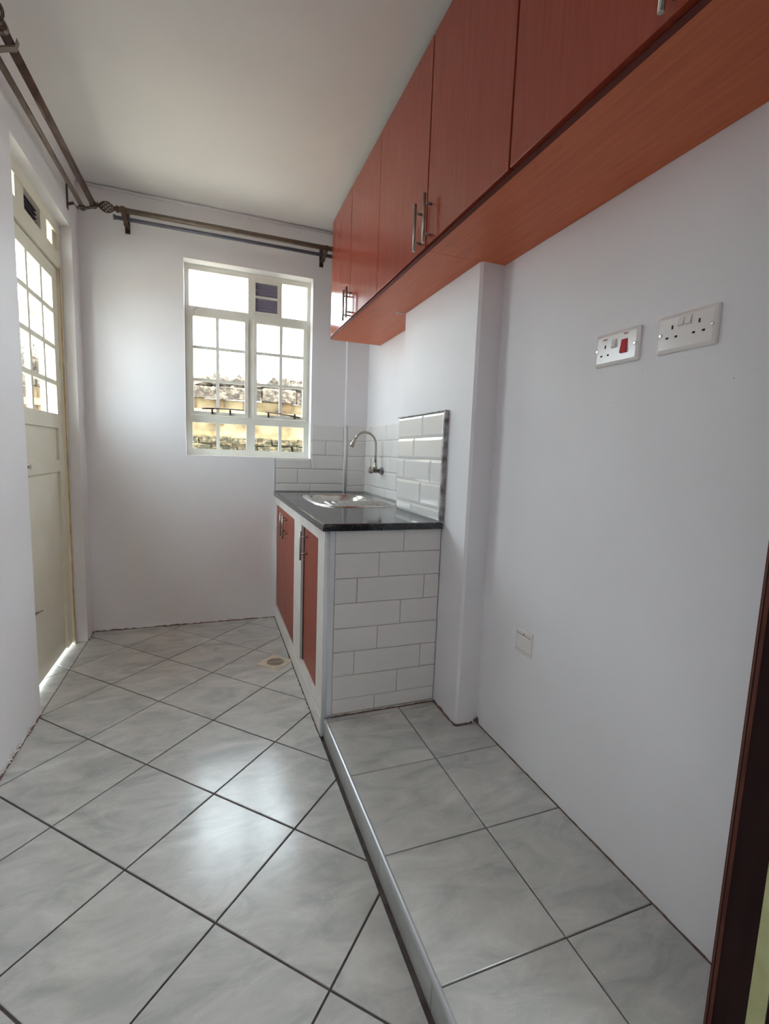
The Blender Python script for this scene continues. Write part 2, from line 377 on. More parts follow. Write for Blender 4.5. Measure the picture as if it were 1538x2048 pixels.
# flaked plaster chips
def chips(name, spots, nrm, parent, seed):
    rnd = random.Random(seed); bmm = bm_new()
    for x, y, z, s in spots:
        for k in range(7):
            a = Vector((x, y, z))+Vector((rnd.uniform(-s, s)*(1-abs(nrm[0])), rnd.uniform(-s, s)*(1-abs(nrm[1])), rnd.uniform(0, s)))
            m_ = Matrix.Translation(a) @ Matrix.Rotation(rnd.uniform(0, 3), 4, 'Z') @ Matrix.Diagonal((rnd.uniform(.3, 1)*s*.5, rnd.uniform(.3, 1)*s*.5, rnd.uniform(.2, .6)*s*.5, 1))
            bmesh.ops.create_icosphere(bmm, subdivisions=1, radius=1, matrix=m_)
    return obj(name, bmm, M['flake'], parent, kind='stuff')
chips('plaster_flake', [(xL+.003, y, .008, .016) for y in (1.9, 1.96, 2.0, 2.04, 2.07, 2.15, 2.22, 2.28)]+[(xL+.003, y, .005, .014) for y in (3.16, 3.19, 3.22)], (1, 0), wall_left, 3)
chips('plaster_flake', [(xR-.012, yP0-.004, zP+.002, .012), (xP+.04, yP0-.002, zP, .008)], (0, 1), wall_col, 5)
chips('plaster_flake', [(x, yB-.003, .005, .010) for x in (-.5, -.2, -.05, .12, .36)], (0, 1), wall_back, 8)

bb = bm_new()
for k in range(14): bmesh.ops.create_icosphere(bb, subdivisions=1, radius=1, matrix=Matrix.Translation((xR-.012+random.gauss(0, .006), yP0-.006+random.gauss(0, .005), zP+.004+abs(random.gauss(0, .009)))) @ Matrix.Diagonal((.006, .005, .004, 1)))
obj('dirt_clump', bb, M['dirt'], wall_col, kind='stuff')
# ------------------------------------------------------------------ wall tiles
def wall_tile(parent, axis, plane, out, a0, a1, z0, z1, m, th=.006, bev=.0, name='tile'):
    """bevelled brick tile on a wall. axis 'x': wall plane x=plane, runs along y; axis 'y' the other. out=+-1 outward normal"""
    gp = .0008; a0 += gp; a1 -= gp; z0 += gp; z1 -= gp
    bmm = bm_new(); be = min(bev, (a1-a0)*.45, (z1-z0)*.45)
    def P(a, z, d): return (plane+out*d, a, z) if axis == 'x' else (a, plane+out*d, z)
    lv = [[(a0, z0, 0), (a1, z0, 0), (a1, z1, 0), (a0, z1, 0)], [(a0, z0, th*.6), (a1, z0, th*.6), (a1, z1, th*.6), (a0, z1, th*.6)]]
    if be: lv.append([(a0+be, z0+be, th), (a1-be, z0+be, th), (a1-be, z1-be, th), (a0+be, z1-be, th)])
    else:
        e = .0015; lv.append([(a0+e, z0+e, th), (a1-e, z0+e, th), (a1-e, z1-e, th), (a0+e, z1-e, th)])
    rings = [[bmm.verts.new(P(a, z, d)) for a, z, d in r] for r in lv]
    for p, q in zip(rings, rings[1:]):
        for i in range(4): bmm.faces.new((p[i], p[(i+1) % 4], q[(i+1) % 4], q[i]))
    bmm.faces.new(rings[-1]); bmm.faces.new(rings[0][::-1])
    return obj(name, bmm, m, parent)
def rows(parent, axis, plane, out, zs, joints, m, th, bev):
    for (z0, z1), js in zip(zip(zs, zs[1:]), joints):
        for a0, a1 in zip(js, js[1:]): wall_tile(parent, axis, plane, out, a0, a1, z0, z1, m, th, bev)
# pilaster (proud, bevelled, glossy)
PT = xP-.004
obj('tile_bedding', box(xP-.008, xP+.002, 1.786, yP1, zT, 1.362), M['tgrout'], wall_col)
rows(wall_col, 'x', xP-.008, -1, [zT+.001, .947, 1.054, 1.158, 1.257, 1.361],
     [[1.788, 2.093, yP1], [1.788, 1.999, yP1], [1.788, 1.902, 2.203, yP1], [1.788, 2.092, yP1], [1.788, 2.002, yP1]], M['brick_tile'], .0085, .012)
obj('tile_trim', box(xP-.0205, xP+.001, 1.774, 1.787, zT+.001, 1.366, bev=.002), M['trim_dark'], wall_col)
obj('tile_trim', box(xP-.021, xP-.001, 1.787, yP1, 1.362, 1.3655), M['trim_dark'], wall_col)
# alcove
obj('tile_bedding', box(xRR-.003, xRR, yP1, yB-.038, zT, 1.366), M['tgrout'], wall_alcove)
rows(wall_alcove, 'x', xRR-.003, -1, [zT+.001, .955, 1.062, 1.158, 1.262, 1.366],
     [[yP1, 2.55, 2.81, 3.085, 3.253], [yP1, 2.62, 2.91, 3.253], [yP1, 2.45, 2.74, 3.03, 3.253], [yP1, 2.42, 2.715, 3.01, 3.253], [yP1, 2.54, 2.82, 3.12, 3.253]], M['matt_tile'], .007, .007)
# back wall
obj('tile_bedding', box(.409, .893, yB-.003, yB, zT, wz0-.004), M['tgrout'], wall_back)
obj('tile_bedding', box(wx1+.004, .893, yB-.003, yB, wz0-.004, 1.366), M['tgrout'], wall_back)
rows(wall_back, 'y', yB-.003, -1, [zT+.001, .952, 1.054, wz0-.006],
     [[.411, .657, .893], [.411, .568, .893], [.411, .657]], M['matt_tile'], .007, .006)
rows(wall_back, 'y', yB-.003, -1, [1.054, 1.153, 1.255, 1.366], [[.661, .893], [.661, .765, .893], [.661, .893]], M['matt_tile'], .007, .006)
obj('tile_edge_trim', box(.405, .411, yB-.012, yB, zT, wz0-.002, bev=.001), M['pvc'], wall_back)
# boxing
rows(boxing, 'y', yB-.038, -1, [zT+.001, .942, 1.049, 1.151, 1.259, 1.364], [[.906, xRR-.004]]*5, M['matt_tile'], .007, .006)
rows(boxing, 'x', .895, -1, [zT+.001, 1.131, 1.364], [[yB-.036, yB-.008]]*2, M['matt_tile'], .004, .002)
obj('tile_edge_trim', tube(bm_new(), [(.8975, yB-.041, zT-.004), (.8975, yB-.041, 1.37)], .0085, 14), M['pvc'], boxing)

# ------------------------------------------------------------------ window_1
win = thing('window_1', (.25, 3.42, wz0), None, None, kind='structure')
y0, y1 = 3.385, 3.425
b = bm_new(); fz = .032
fl, fr = wx0+.026, wx1-.022
bx(b, wx0+.0005, fl, y0, y1, wz0+.0005, wz1-.0005); bx(b, fr, wx1-.0005, y0, y1, wz0+.0005, wz1-.0005)
bx(b, fl, fr, y0, y1, wz1-fz, wz1-.0005); bx(b, fl, fr, y0, y1, wz0+.0005, wz0+fz)
bx(b, .242, .276, y0-.002, y1, wz0+fz, wz1-fz)
for q0, q1 in ((fl, .242), (.276, fr)):
    bx(b, q0, q1, y0-.0015, y1, 2.037, 2.075); bx(b, q0, q1, y0-.0015, y1, 1.352, 1.390)
obj('window_frame', b, M['offwhite'], win)
for (a0, a1, mid) in ((-.122, .242, .048), (.276, .632, .458)):
    s = bm_new(); ya, yb_ = y0-.012, y0+.016
    bx(s, a0, a0+.022, ya, yb_, 1.392, 2.035); bx(s, a1-.022, a1, ya, yb_, 1.392, 2.035)
    bx(s, a0+.022, a1-.022, ya, yb_, 1.392, 1.414); bx(s, a0+.022, a1-.022, ya, yb_, 2.013, 2.035)
    sash = obj('casement', s, M['offwhite'], win, org=((a0+a1)/2, y0, 1.392))
    gb = bm_new(); bx(gb, mid-.010, mid+.010, ya+.004, yb_-.004, 1.414, 2.013)
    for z in (1.616, 1.822):
        for q0, q1 in ((a0+.022, mid-.010), (mid+.010, a1-.022)): bx(gb, q0, q1, ya+.005, yb_-.005, z-.009, z+.009)
    obj('glazing_bar', gb, M['offwhite'], sash)
    for x0_, x1_ in ((a0+.022, mid-.011), (mid+.011, a1-.022)):
        for z0_, z1_ in ((1.414, 1.607), (1.625, 1.813), (1.831, 2.013)):
            obj('pane', box(x0_, x1_, y0+.001, y0+.004, z0_, z1_), M['glass'], sash)
    # bottom fixed light
    s = bm_new(); zb0 = wz0+fz
    bx(s, mid-.011, mid+.011, y0+.004, y0+.02, zb0+.010, 1.342)
    bx(s, a0, a0+.012, y0-.004, y0+.02, zb0+.010, 1.342); bx(s, a1-.012, a1, y0-.004, y0+.02, zb0+.010, 1.342)
    bx(s, a0, a1, y0-.004, y0+.02, zb0, zb0+.010); bx(s, a0, a1, y0-.004, y0+.02, 1.342, 1.352)
    lo_ = obj('fixed_light', s, M['offwhite'], win)
    for x0_, x1_ in ((a0+.012, mid-.011), (mid+.011, a1-.012)):
        obj('pane', box(x0_, x1_, y0+.008, y0+.011, wz0+fz+.01, 1.342), M['glass'], lo_)
obj('pane', box(-.122, .242, y0+.01, y0+.013, 2.075, wz1-fz), M['glass'], win)
obj('pane', box(.462, .628, y0+.01, y0+.013, 2.075, wz1-fz), M['glass'], win)
obj('mullion', box(.443, .462, y0, y1-.005, 2.075, wz1-fz), M['offwhite'], win)
vb = bm_new()
bx(vb, .276, .288, y0-.004, y0+.02, 2.075, 2.295); bx(vb, .432, .443, y0-.004, y0+.02, 2.075, 2.295)
bx(vb, .288, .432, y0-.004, y0+.02, 2.275, 2.295); bx(vb, .288, .432, y0-.004, y0+.02, 2.075, 2.092); bx(vb, .288, .432, y0-.004, y0+.02, 2.178, 2.192)
vent = obj('air_vent', vb, M['offwhite'], win)
obj('vent_mesh', box(.286, .434, y0+.010, y0+.013, 2.09, 2.28), M['ventgrey'], vent)
for k in range(9):
    z = 2.100+k*.0205
    if abs(z-2.185) < .012: continue
    sl = bm_new(); prism(sl, [(.288, y0-.001), (.432, y0-.001), (.432, y0+.008), (.288, y0+.008)], z, z+.004)
    obj('louvre', sl, M['ventgrey'], vent)
for (xa, xb, za, zb, px1, px2) in ((-.05, .215, 1.432, 1.436, .012, .125), (.355, .59, 1.434, 1.41, .375, .555)):
    s = bm_new(); n = 8
    pts = [(xa+(xb-xa)*k/n, y0-.022-.004*math.sin(k*1.1), za+(zb-za)*k/n+.004*math.sin(k/n*math.pi)) for k in range(n+1)]
    tube(s, pts, [.006 if (k < 3 and xa < 0) or (k > 5 and xa > 0) else .0035 for k in range(n+1)], 8)
    st = obj('casement_stay', s, M['iron'], win)
    for px in (px1, px2):
        obj('stay_peg', box(px-.006, px+.006, y0-.026, y0-.006, 1.398, 1.433, bev=.002), M['iron'], st)

# ------------------------------------------------------------------ door_1 (exterior door with glazed upper half)
door = thing('door_1', (xD, 2.72, 0), None, None, kind='structure')
xf0, xf1 = xD-.045, xD+.012
b = bm_new()
bx(b, xf0, xf1, yN+.0005, yN+.045, 0, zJ-.0005); bx(b, xf0, xf1, yJ-.045, yJ-.0005, 0, zJ-.0005)
bx(b, xf0, xf1, yN+.045, yJ-.045, 2.096, 2.18); bx(b, xf0, xf1, yN+.045, yJ-.045, 2.272, zJ)
bx(b, xf0, xf0+.011, yN+.045, yJ-.045, 2.05, 2.096)
obj('door_frame', b, M['cream'], door)
obj('slit_light_edge', box(xf1-.002, xf1+.003, yJ-.047, yJ-.036, .01, 2.105), M['slit_gold'], door, label='brown gold frame edge, coloured like the light in the door gap')  # strip over the leaf gap, its gold painted for light coming through
tb = bm_new()
for a, c in ((yN+.045, 2.36), (2.52, 2.625), (2.84, 2.934)): bx(tb, xf0+.01, xf1-.004, a, c, 2.18, 2.272)
bx(tb, xf0+.02, xf1-.012, 3.05, 3.10, 2.18, 2.272)
obj('transom_panel', tb, M['cream'], door)
tv = obj('vent_mesh', box(xD-.022, xD-.018, 2.62, 2.845, 2.175, 2.275), M['ventdark'], door)
for k in range(5): obj('louvre', box(xD-.016, xD-.006, 2.626, 2.84, 2.188+k*.019, 2.191+k*.019), M['ventdark'], tv)
obj('pane', box(xD-.012, xD-.009, 2.934, 3.05, 2.18, 2.272), M['glass'], door)
obj('pane', box(xD-.012, xD-.009, 2.36, 2.52, 2.18, 2.272), M['glass'], door)
leaf = bm_new(); lx0, lx1 = xD-.030, xD
yl0, yl1 = yN+.048, 3.098
bx(leaf, lx0, lx1, yl0, 2.455, .018, 2.09); bx(leaf, lx0, lx1, 3.010, yl1, .018, 2.09)
bx(leaf, lx0, lx1, 2.455, 3.010, 2.022, 2.09); bx(leaf, lx0, lx1, 2.455, 3.010, 1.252, 1.325)
bx(leaf, lx0, lx1-.012, 2.455, 3.010, .018, 1.252)
dl = obj('door_leaf', leaf, M['cream'], door)
gb = bm_new()
for y in (2.649, 2.847): bx(gb, lx0+.006, lx1-.002, y-.013, y+.013, 1.325, 2.022)
for z in (1.488, 1.674, 1.858):
    for q0, q1 in ((2.455, 2.636), (2.662, 2.834), (2.860, 3.010)): bx(gb, lx0+.006, lx1-.003, q0, q1, z-.012, z+.012)
obj('glazing_bar', gb, M['cream'], dl)
for a, c in ((2.455, 2.636), (2.662, 2.834), (2.860, 3.010)):
    for z0_, z1_ in ((1.325, 1.476), (1.5, 1.662), (1.686, 1.846), (1.87, 2.022)):
        obj('pane', box(xD-.018, xD-.015, a, c, z0_, z1_), M['glass'], dl)
mr = bm_new(); bx(mr, xD-.013, xD+.001, 2.43, 3.02, 1.02, 1.082, bev=.002); obj('middle_rail', mr, M['cream'], dl)
pn_ = bm_new(); bx(pn_, xD-.013, xD-.004, 2.46, 2.892, .09, 1.012, bev=.003); obj('raised_panel', pn_, M['cream'], dl)
kn = bm_new(); tube(kn, [(xD-.004, 2.487, 1.062), (xD+.018, 2.487, 1.062), (xD+.022, 2.487, 1.062)], [.006, .006, .012], 12); obj('knob', kn, M['nickel'], dl)
bo = bm_new(); bx(bo, xD-.005, xD+.006, 2.44, 2.50, .372, .408, bev=.002)
bolt = obj('bolt_plate', bo, M['pvc'], dl)
bo = bm_new(); tube(bo, [(xD+.010, 2.43, .39), (xD+.010, 2.515, .39)], .005, 10); tube(bo, [(xD+.010, 2.505, .39), (xD+.035, 2.512, .402)], .004, 8)
obj('bolt', bo, M['nickel'], bolt)

# ------------------------------------------------------------------ upper cabinets
cz0, cz1 = zCb, 2.583
ends = [3.022, 2.590, 2.132, 1.612, 1.113, .612, .505]
def handle(parent, x, y, z0, z1, m='nickel', dirx=-1, off=.027, pp=(.03, .03)):
    b = bm_new(); xx = x+dirx*off
    tube(b, [(xx, y, z0), (xx, y, z1)], .0052, 12)
    for z in (z0+pp[0], z1-pp[1]): tube(b, [(x, y, z), (xx, y, z)], .0042, 8)
    return obj('handle', b, M[m], parent)
def cabinet(y_near, y_far, doors, label, handles):
    t = thing('wall_cabinet', (xC+.15, (y_near+y_far)/2, cz0), label, 'cabinet', 'cherry wall cabinets under the ceiling')
    rear = xR if y_far <= yP0+.02 else xP
    b = bm_new()
    bx(b, xC+.018, rear-.002, y_near+.001, y_near+.017, cz0+.016, cz1); bx(b, xC+.018, rear-.002, y_far-.017, y_far-.001, cz0+.016, cz1)
    bx(b, rear-.012, rear-.002, y_near+.017, y_far-.017, cz0+.016, cz1)
    bx(b, xC+.018, rear-.012, y_near+.017, y_far-.017, cz1-.016, cz1)
    obj('carcass', b, M['gap'], t)
    b = bm_new()
    if y_far > yP1:
        prism(b, [(xC+.009, y_near+.0008), (xP-.001, y_near+.0008), (xP-.001, yP1+.002), (xRR-.002, yP1+.002), (xRR-.002, y_far-.0005), (xC+.003, y_far-.0005)], cz0, cz0+.016)
        # far end panel reaches into the alcove
        bx(b, xP, xRR-.002, y_far-.016, y_far-.0005, cz0+.016, cz1)
    else: prism(b, [(xC+.016, y_near+.0008), (rear-.001, y_near+.0008), (rear-.001, y_far-.0008), (xC+.009, y_far-.0008)], cz0, cz0+.016)
    obj('bottom_board', b, M['wood_h'], t)
    xa_ = xC+.009 if y_far > yP1 else xC+.016; xb_ = xC+.003 if y_far > yP1 else xC+.009
    obj('edge_strip', prism(bm_new(), [(xa_-.0015, y_near+.001), (xa_+.001, y_near+.001), (xb_+.001, y_far-.001), (xb_-.0015, y_far-.001)], cz0+.0005, cz0+.0155), M['lip'], t, label='dark brown board edge')
    for (a, c), h in zip(doors, handles):
        d = obj('door', box(xC, xC+.017, a+(.0022 if a != .612 else .003), c-(.0018 if c != 1.113 else .006), cz0+.019, cz1-.002, bev=.001), M['wood'], t)
        if h: handle(d, xC, h, 1.897 if h < 1.2 else 1.899, 2.058)
    return t
cabinet(1.592, 3.022, [(2.59, 3.022), (2.132, 2.59), (1.612, 2.132)],
        'cherry wall cabinet nearest the window, three doors, its far handles in the window glare', [2.622, 2.559, 1.652])
cabinet(.505, 1.592, [(1.113, 1.608), (.612, 1.113), (.507, .612)],
        'cherry wall cabinet nearest the camera, wide doors and long underside above the sockets', [1.573, .655, None])
sm = bm_new(); bmesh.ops.create_icosphere(sm, subdivisions=2, radius=1, matrix=Matrix.Translation((.895, 2.30, zCb-.001)) @ Matrix.Diagonal((.022, .008, .004, 1)))
tag(obj('plaster_smear', sm, M['flake']), 'small white smear of plaster on the underside of the cherry cabinet', 'plaster')

# ------------------------------------------------------------------ base counter
cnt = thing('counter_base', (.68, 2.5, 0), 'white plastered and tiled kitchen base with three cherry doors, under the black worktop', 'counter')
zt = .868
b = bm_new()
X0, X1 = xK, xK+.05
segs_y = [(yE+.006, 1.912), (2.302, 2.508), (3.245, yB-.001)]
for a, c in segs_y: bx(b, X0, X1, a, c, 0, zt)
bx(b, X0, X1, 1.912, 2.302, .815, zt); bx(b, X0, X1, 2.508, 3.245, .812, zt)
bx(b, X0, X1, 1.912, 2.302, 0, .118); bx(b, X0, X1, 2.508, 3.245, 0, .105)
bx(b, X0+.02, X1+.02, 1.912, 2.302, .118, .122)
obj('front_frame', b, M['plaster'], cnt)
obj('end_wall', box(xK+.05, xP-.002, yE+.006, yE+.07, zP+.001, zt), M['tgrout'], cnt)
obj('inner_wall', box(xK+.05, xP-.002, 2.36, 2.44, 0, .70), M['plaster'], cnt)
zr = [zP+.010, .155, .256, .359, .4605, .5655, .670, .773, zt-.001]
jr = [[.648], [.748], [.553, .853], [.652], [.752], [.557, .857], [.650], [.756]]
for (z0_, z1_), js in zip(zip(zr, zr[1:]), jr):
    e = [.4615]+js+[xP-.003]
    for a0, a1 in zip(e, e[1:]): wall_tile(cnt, 'y', yE+.006, -1, a0, a1, z0_, z1_, M['matt_tile'], .007, .002 if z0_ > .1 else .004)
obj('bottom_fillet', box(.45, xP-.002, yE-.0015, yE+.006, zP+.001, zP+.009), M['tgrout'], cnt)
grime([(.462, yE-.0015), (xP-.002, yE-.0015)], zP+.002, (0, -1), 21, .006, .0015, parent=cnt)
ct = bm_new(); tube(ct, [(xK+.016, yE+.014, .003), (xK+.016, yE+.014, zt)], .0165, 20); bx(ct, xK+.016, .460, yE-.0015, yE+.02, .086, zt)
obj('corner_trim', ct, M['pvc'], cnt)
# front face thin tiles in the skirting
for a, c in ((1.80, 2.03), (2.03, 2.33), (2.33, 2.63), (2.63, 2.93), (2.93, 3.285)):
    wall_tile(cnt, 'x', xK, -1, a, c, .006, .082, M['matt_tile'], .003, .0)
for a, c in ((1.915, 2.12), (2.12, 2.30)): wall_tile(cnt, 'x', xK, -1, a, c, .084, .112, M['matt_tile'], .002, .0)
d = obj('door', box(xK+.014, xK+.030, 1.914, 2.285, .124, .812, bev=.001), M['wood_low'], cnt); handle(d, xK+.014, 2.215, .655, .796, off=.034)
d = obj('door', box(xK+.004, xK+.020, 2.510, 2.845, .108, .809, bev=.001), M['wood_low'], cnt); handle(d, xK+.004, 2.795, .655, .796)
d = obj('door', box(xK+.004, xK+.020, 2.848, 3.243, .108, .809, bev=.001), M['wood_low'], cnt); handle(d, xK+.004, 2.890, .655, .796)
obj('jamb_shadow', box(xK+.012, xK+.016, 2.285, 2.302, .12, .812), M['hole'], cnt, label='dark strip painted for the shade in the gap beside the door')  # near-black strip, recess shade put into its colour
grime([(xK-.002, yE), (xK-.002, yB-.005)], 0, (-1, 0), 12, .007, .005, parent=cnt)

# worktop with sink cut-out
sx0, sx1, sy0, sy1 = .522, .992, 2.325, 3.075
def rrect(x0, x1, y0, y1, r, n=8):
    out = []
    for cx, cy, a0 in ((x1-r, y1-r, 0), (x0+r, y1-r, 90), (x0+r, y0+r, 180), (x1-r, y0+r, 270)):
        for k in range(n+1):
            a = R(a0+90*k/n); out.append((cx+r*math.cos(a), cy+r*math.sin(a)))
    return out
def worktop():
    bm = bm_new(); outer = [(.404, 1.760), (xP-.010, 1.760), (xP-.010, yP1+.001), (xRR-.004, yP1+.001), (xRR-.004, yB-.047), (.888, yB-.047), (.888, yB-.012), (.404, yB-.012)]
    inner = rrect(sx0+.012, sx1-.012, sy0+.012, sy1-.012, .12)
    z0, z1, e = .8695, zT, .009
    lo_o = inset(outer, 0)
    def ring(p, z): return [bm.verts.new((x, y, z)) for x, y in p]
    rings = [ring(outer, z0), ring(outer, z1-e), ring(inset(outer, .0025), z1-.003), ring(inset(outer, e), z1)]
    for a, c in zip(rings, rings[1:]):
        n = len(a)
        for i in range(n): bm.faces.new((a[i], a[(i+1) % n], c[(i+1) % n], c[i]))
    it, ib = ring(inner, z1), ring(inner, z0); n = len(it)
    for i in range(n): bm.faces.new((it[i], it[(i+1) % n], ib[(i+1) % n], ib[i]))
    for a, c in ((rings[-1], it), (rings[0], ib)):
        ed = []
        for rg in (a, c):
            for i in range(len(rg)):
                ee = bm.edges.get((rg[i], rg[(i+1) % len(rg)])) or bm.edges.new((rg[i], rg[(i+1) % len(rg)])); ed.append(ee)
        bmesh.ops.triangle_fill(bm, use_beauty=True, use_dissolve=False, edges=ed)
    return bm
tag(obj('worktop', worktop(), M['granite']), 'polished black stone worktop with a rounded front edge, around the sink', 'worktop')

def sink():
    bm = bm_new(); cx, cy = (sx0+sx1)/2, (sy0+sy1)/2; nr, ns = 90, 200
    hx, hy = (sx1-sx0)/2, (sy1-sy0)/2
    bcx, bcy, bhx, bhy = cx, 2.825, .185, .200
    def outl(th):
        c, s = math.cos(th), math.sin(th); p = 3.6
        r = (abs(c/hx)**p+abs(s/hy)**p)**(-1/p); return r*c, r*s
    def h(x, y):
        d = (abs((x-bcx)/bhx)**3+abs((y-bcy)/bhy)**3)**(1/3)
        if d < 1:
            t = min(1, (1-d)/.22); t = t*t*(3-2*t); z = -.005-.145*t
            r = math.hypot(x-bcx, y-bcy)
            if r < .035: z -= .006
            return z
        u = (y-(sy0+.035)); v = abs(x-cx)
        if 0 < u < .235 and v < .195:
            e = min(1, u/.02, (.235-u)/.02, (.195-v)/.02)
            return -.005*e+.0065*e*max(0, math.cos((x-.566)*2*math.pi/.0415))**1.5
        return 0
    rings = []
    for i in range(nr+1):
        f = 1-(i/nr); ring = []
        for k in range(ns):
            ox, oy = outl(2*math.pi*k/ns); x, y = cx+ox*f, cy+oy*f
            edge = 1-f
            z = zT+.0035+(h(x, y) if edge > .03 else 0)-(.004 if i == 0 else 0)+(.0015 if 1 <= i <= 2 else 0)
            ring.append((x, y, z))
        rings.append(ring)
    vr = [[bm.verts.new(p) for p in r] for r in rings[:-1]]; c = bm.verts.new((cx, cy, zT+.0035+h(cx, cy)))
    for a, b_ in zip(vr, vr[1:]):
        for k in range(ns): bm.faces.new((a[k], a[(k+1) % ns], b_[(k+1) % ns], b_[k])).smooth = True
    for k in range(ns): bm.faces.new((vr[-1][k], vr[-1][(k+1) % ns], c)).smooth = True
    return bm, (bcx, bcy)
sb, (bcx, bcy) = sink()
sk = obj('sink', sb, M['steel'], org=((sx0+sx1)/2, (sy0+sy1)/2, zT)); tag(sk, 'stainless steel sink with one oval bowl and a ribbed drainer, set in the black worktop', 'sink')
ws = bm_new(); tube(ws, [(bcx, bcy, zT-.151), (bcx, bcy, zT-.146)], [.034, .032], 24); obj('waste', ws, M['nickel'], sk)

# tap
ty = 2.873; tp = thing('tap', (xRR-.010, ty, 1.068), 'brushed metal wall tap with a tall swan neck spout and lever, over the sink', 'tap')
b = bm_new(); xw = xRR-.0105
tube(b, [(xw+.002, ty, 1.068), (xw-.008, ty, 1.068), (xw-.012, ty, 1.068)], [.026, .026, .016], 20); tube(b, [(xw-.010, ty, 1.068), (xw-.016, ty, 1.068), (xw-.020, ty, 1.068)], [.02, .02, .013], 20)
obj('wall_flange', b, M['trim_dark'], tp)
b = bm_new(); tube(b, [(xw-.012, ty, 1.068), (.975, ty, 1.068), (.974, ty, 1.068), (.972, ty, 1.068), (.952, ty, 1.068)], [.013, .013, .017, .017, .016], 18)
obj('body', b, M['nickel'], tp)
b = bm_new(); tube(b, [(.960, ty, 1.078), (.960, ty, 1.100), (.962, ty, 1.150)], [.008, .0045, .0035], 10); obj('lever', b, M['nickel'], tp)
b = bm_new(); tube(b, [(.994, ty, 1.075), (.994, ty, 1.105), (.994, ty, 1.110), (.994, ty, 1.125)], [.014, .014, .010, .0085], 16); obj('collar', b, M['nickel'], tp)
sp = [(.994, ty, 1.12), (.994, ty, 1.18), (.993, ty, 1.235)]
cxs, czs, rr = .922, 1.236, .071
for k in range(1, 15): a = R(-4+k*11.2); sp.append((cxs+rr*math.cos(a), ty, czs+rr*1.05*math.sin(a)))
ex, ez = sp[-1][0], sp[-1][2]
b = bm_new(); tube(b, sp, .0075, 14); obj('spout', b, M['nickel'], tp)
b = bm_new(); dx, dz = -.028, -.052; tube(b, [(ex, ty, ez), (ex+dx*.35, ty, ez+dz*.35), (ex+dx*.8, ty, ez+dz*.8), (ex+dx, ty, ez+dz)], [.0085, .010, .016, .0145], 18); obj('nozzle', b, M['nickel'], tp)

# ------------------------------------------------------------------ sockets on the right wall
def plate(name, y0, y1, z0, z1, label, cat, dep=.010):
    t = thing(name, (xR, (y0+y1)/2, (z0+z1)/2), label, cat)
    bm = bm_new(); th = dep
    ring = lambda i, d: [bm.verts.new((xR-d, y, z)) for y, z in [(a, c) for a, c in rrect2(y0+i, y1-i, z0+i, z1-i, .004)]]
    rs = [ring(0, 0), ring(0, th*.45), ring(.003, th*.75), ring(.009, th)]
    for a, c in zip(rs, rs[1:]):
        for k in range(len(a)): bm.faces.new((a[k], a[(k+1) % len(a)], c[(k+1) % len(a)], c[k]))
    bm.faces.new(rs[-1]); bm.faces.new(rs[0][::-1])
    obj('plate', bm, M['socket'], t); return t, xR-th
def rrect2(a0, a1, b0, b1, r): return rrect(a0, a1, b0, b1, r, 4)
def slot(t, xf, y, z, w_, h_, m='hole', name='pin_hole', th=.0006):
    return obj(name, box(xf-th, xf+.001, y-w_/2, y+w_/2, z-h_/2, z+h_/2), M[m], t)
def rocker(t, xf, y, z, w_, h_, m):
    b = bm_new(); v = [b.verts.new(p) for p in ((xf+.001, y-w_/2, z-h_/2), (xf+.001, y+w_/2, z-h_/2), (xf+.001, y+w_/2, z+h_/2), (xf+.001, y-w_/2, z+h_/2),
        (xf-.006, y-w_/2, z-h_/2+.002), (xf-.006, y+w_/2, z-h_/2+.002), (xf-.001, y+w_/2, z+h_/2), (xf-.001, y-w_/2, z+h_/2))]
    for f in ((3,2,1,0),(4,5,6,7),(0,1,5,4),(1,2,6,5),(2,3,7,6),(3,0,4,7)): b.faces.new([v[i] for i in f])
    return obj('rocker_switch', b, M[m], t)
def screw(t, xf, y, z):
    b = bm_new(); tube(b, [(xf+.001, y, z), (xf-.0015, y, z), (xf-.002, y, z)], [.004, .004, .003], 12); obj('screw', b, M['screw'], t)
def pins(t, xf, yc, zc):
    slot(t, xf, yc, zc+.014, .004, .009); slot(t, xf, yc-.0115, zc-.009, .0065, .0045); slot(t, xf, yc+.0115, zc-.009, .0065, .0045)
zs_ = 1.4785
t, xf = plate('double_socket', .742, .890, zs_-.0435, zs_+.0435, 'white twin socket outlet with two switches, to the right of the red switch plate', 'socket')
for yc in (.849, .783): pins(t, xf, yc, zs_+.0)
rocker(t, xf, .8265, zs_+.022, .013, .021, 'socket'); rocker(t, xf, .8085, zs_+.022, .013, .021, 'socket')
screw(t, xf, .879, zs_); screw(t, xf, .753, zs_)
t, xf = plate('cooker_switch', .941, 1.087, zs_-.0435, zs_+.0435, 'white cooker control plate with a red rocker switch and one socket', 'socket')
pins(t, xf, 1.050, zs_-.006); rocker(t, xf, 1.0195, zs_+.012, .014, .024, 'socket'); rocker(t, xf, .986, zs_-.001, .019, .036, 'red')
slot(t, xf, 1.052, zs_+.027, .014, .0035, 'neon', 'neon_lens'); slot(t, xf, .983, zs_+.031, .014, .0035, 'neon', 'neon_lens')
screw(t, xf, 1.078, zs_); screw(t, xf, .953, zs_)
t, xf = plate('cable_outlet', 1.268, 1.354, .492, .580, 'small blank white outlet plate low on the right wall', 'outlet', .007)
slot(t, xf, 1.311, .562, .076, .0015, 'dirt', 'cover_seam'); slot(t, xf, 1.311, .505, .076, .0008, 'dirt', 'cover_seam')
screw_h = bm_new(); tube(screw_h, [(xf+.001, 1.308, .566), (xf-.0008, 1.308, .566)], .0025, 8); obj('cover_screw', screw_h, M['hole'], t)

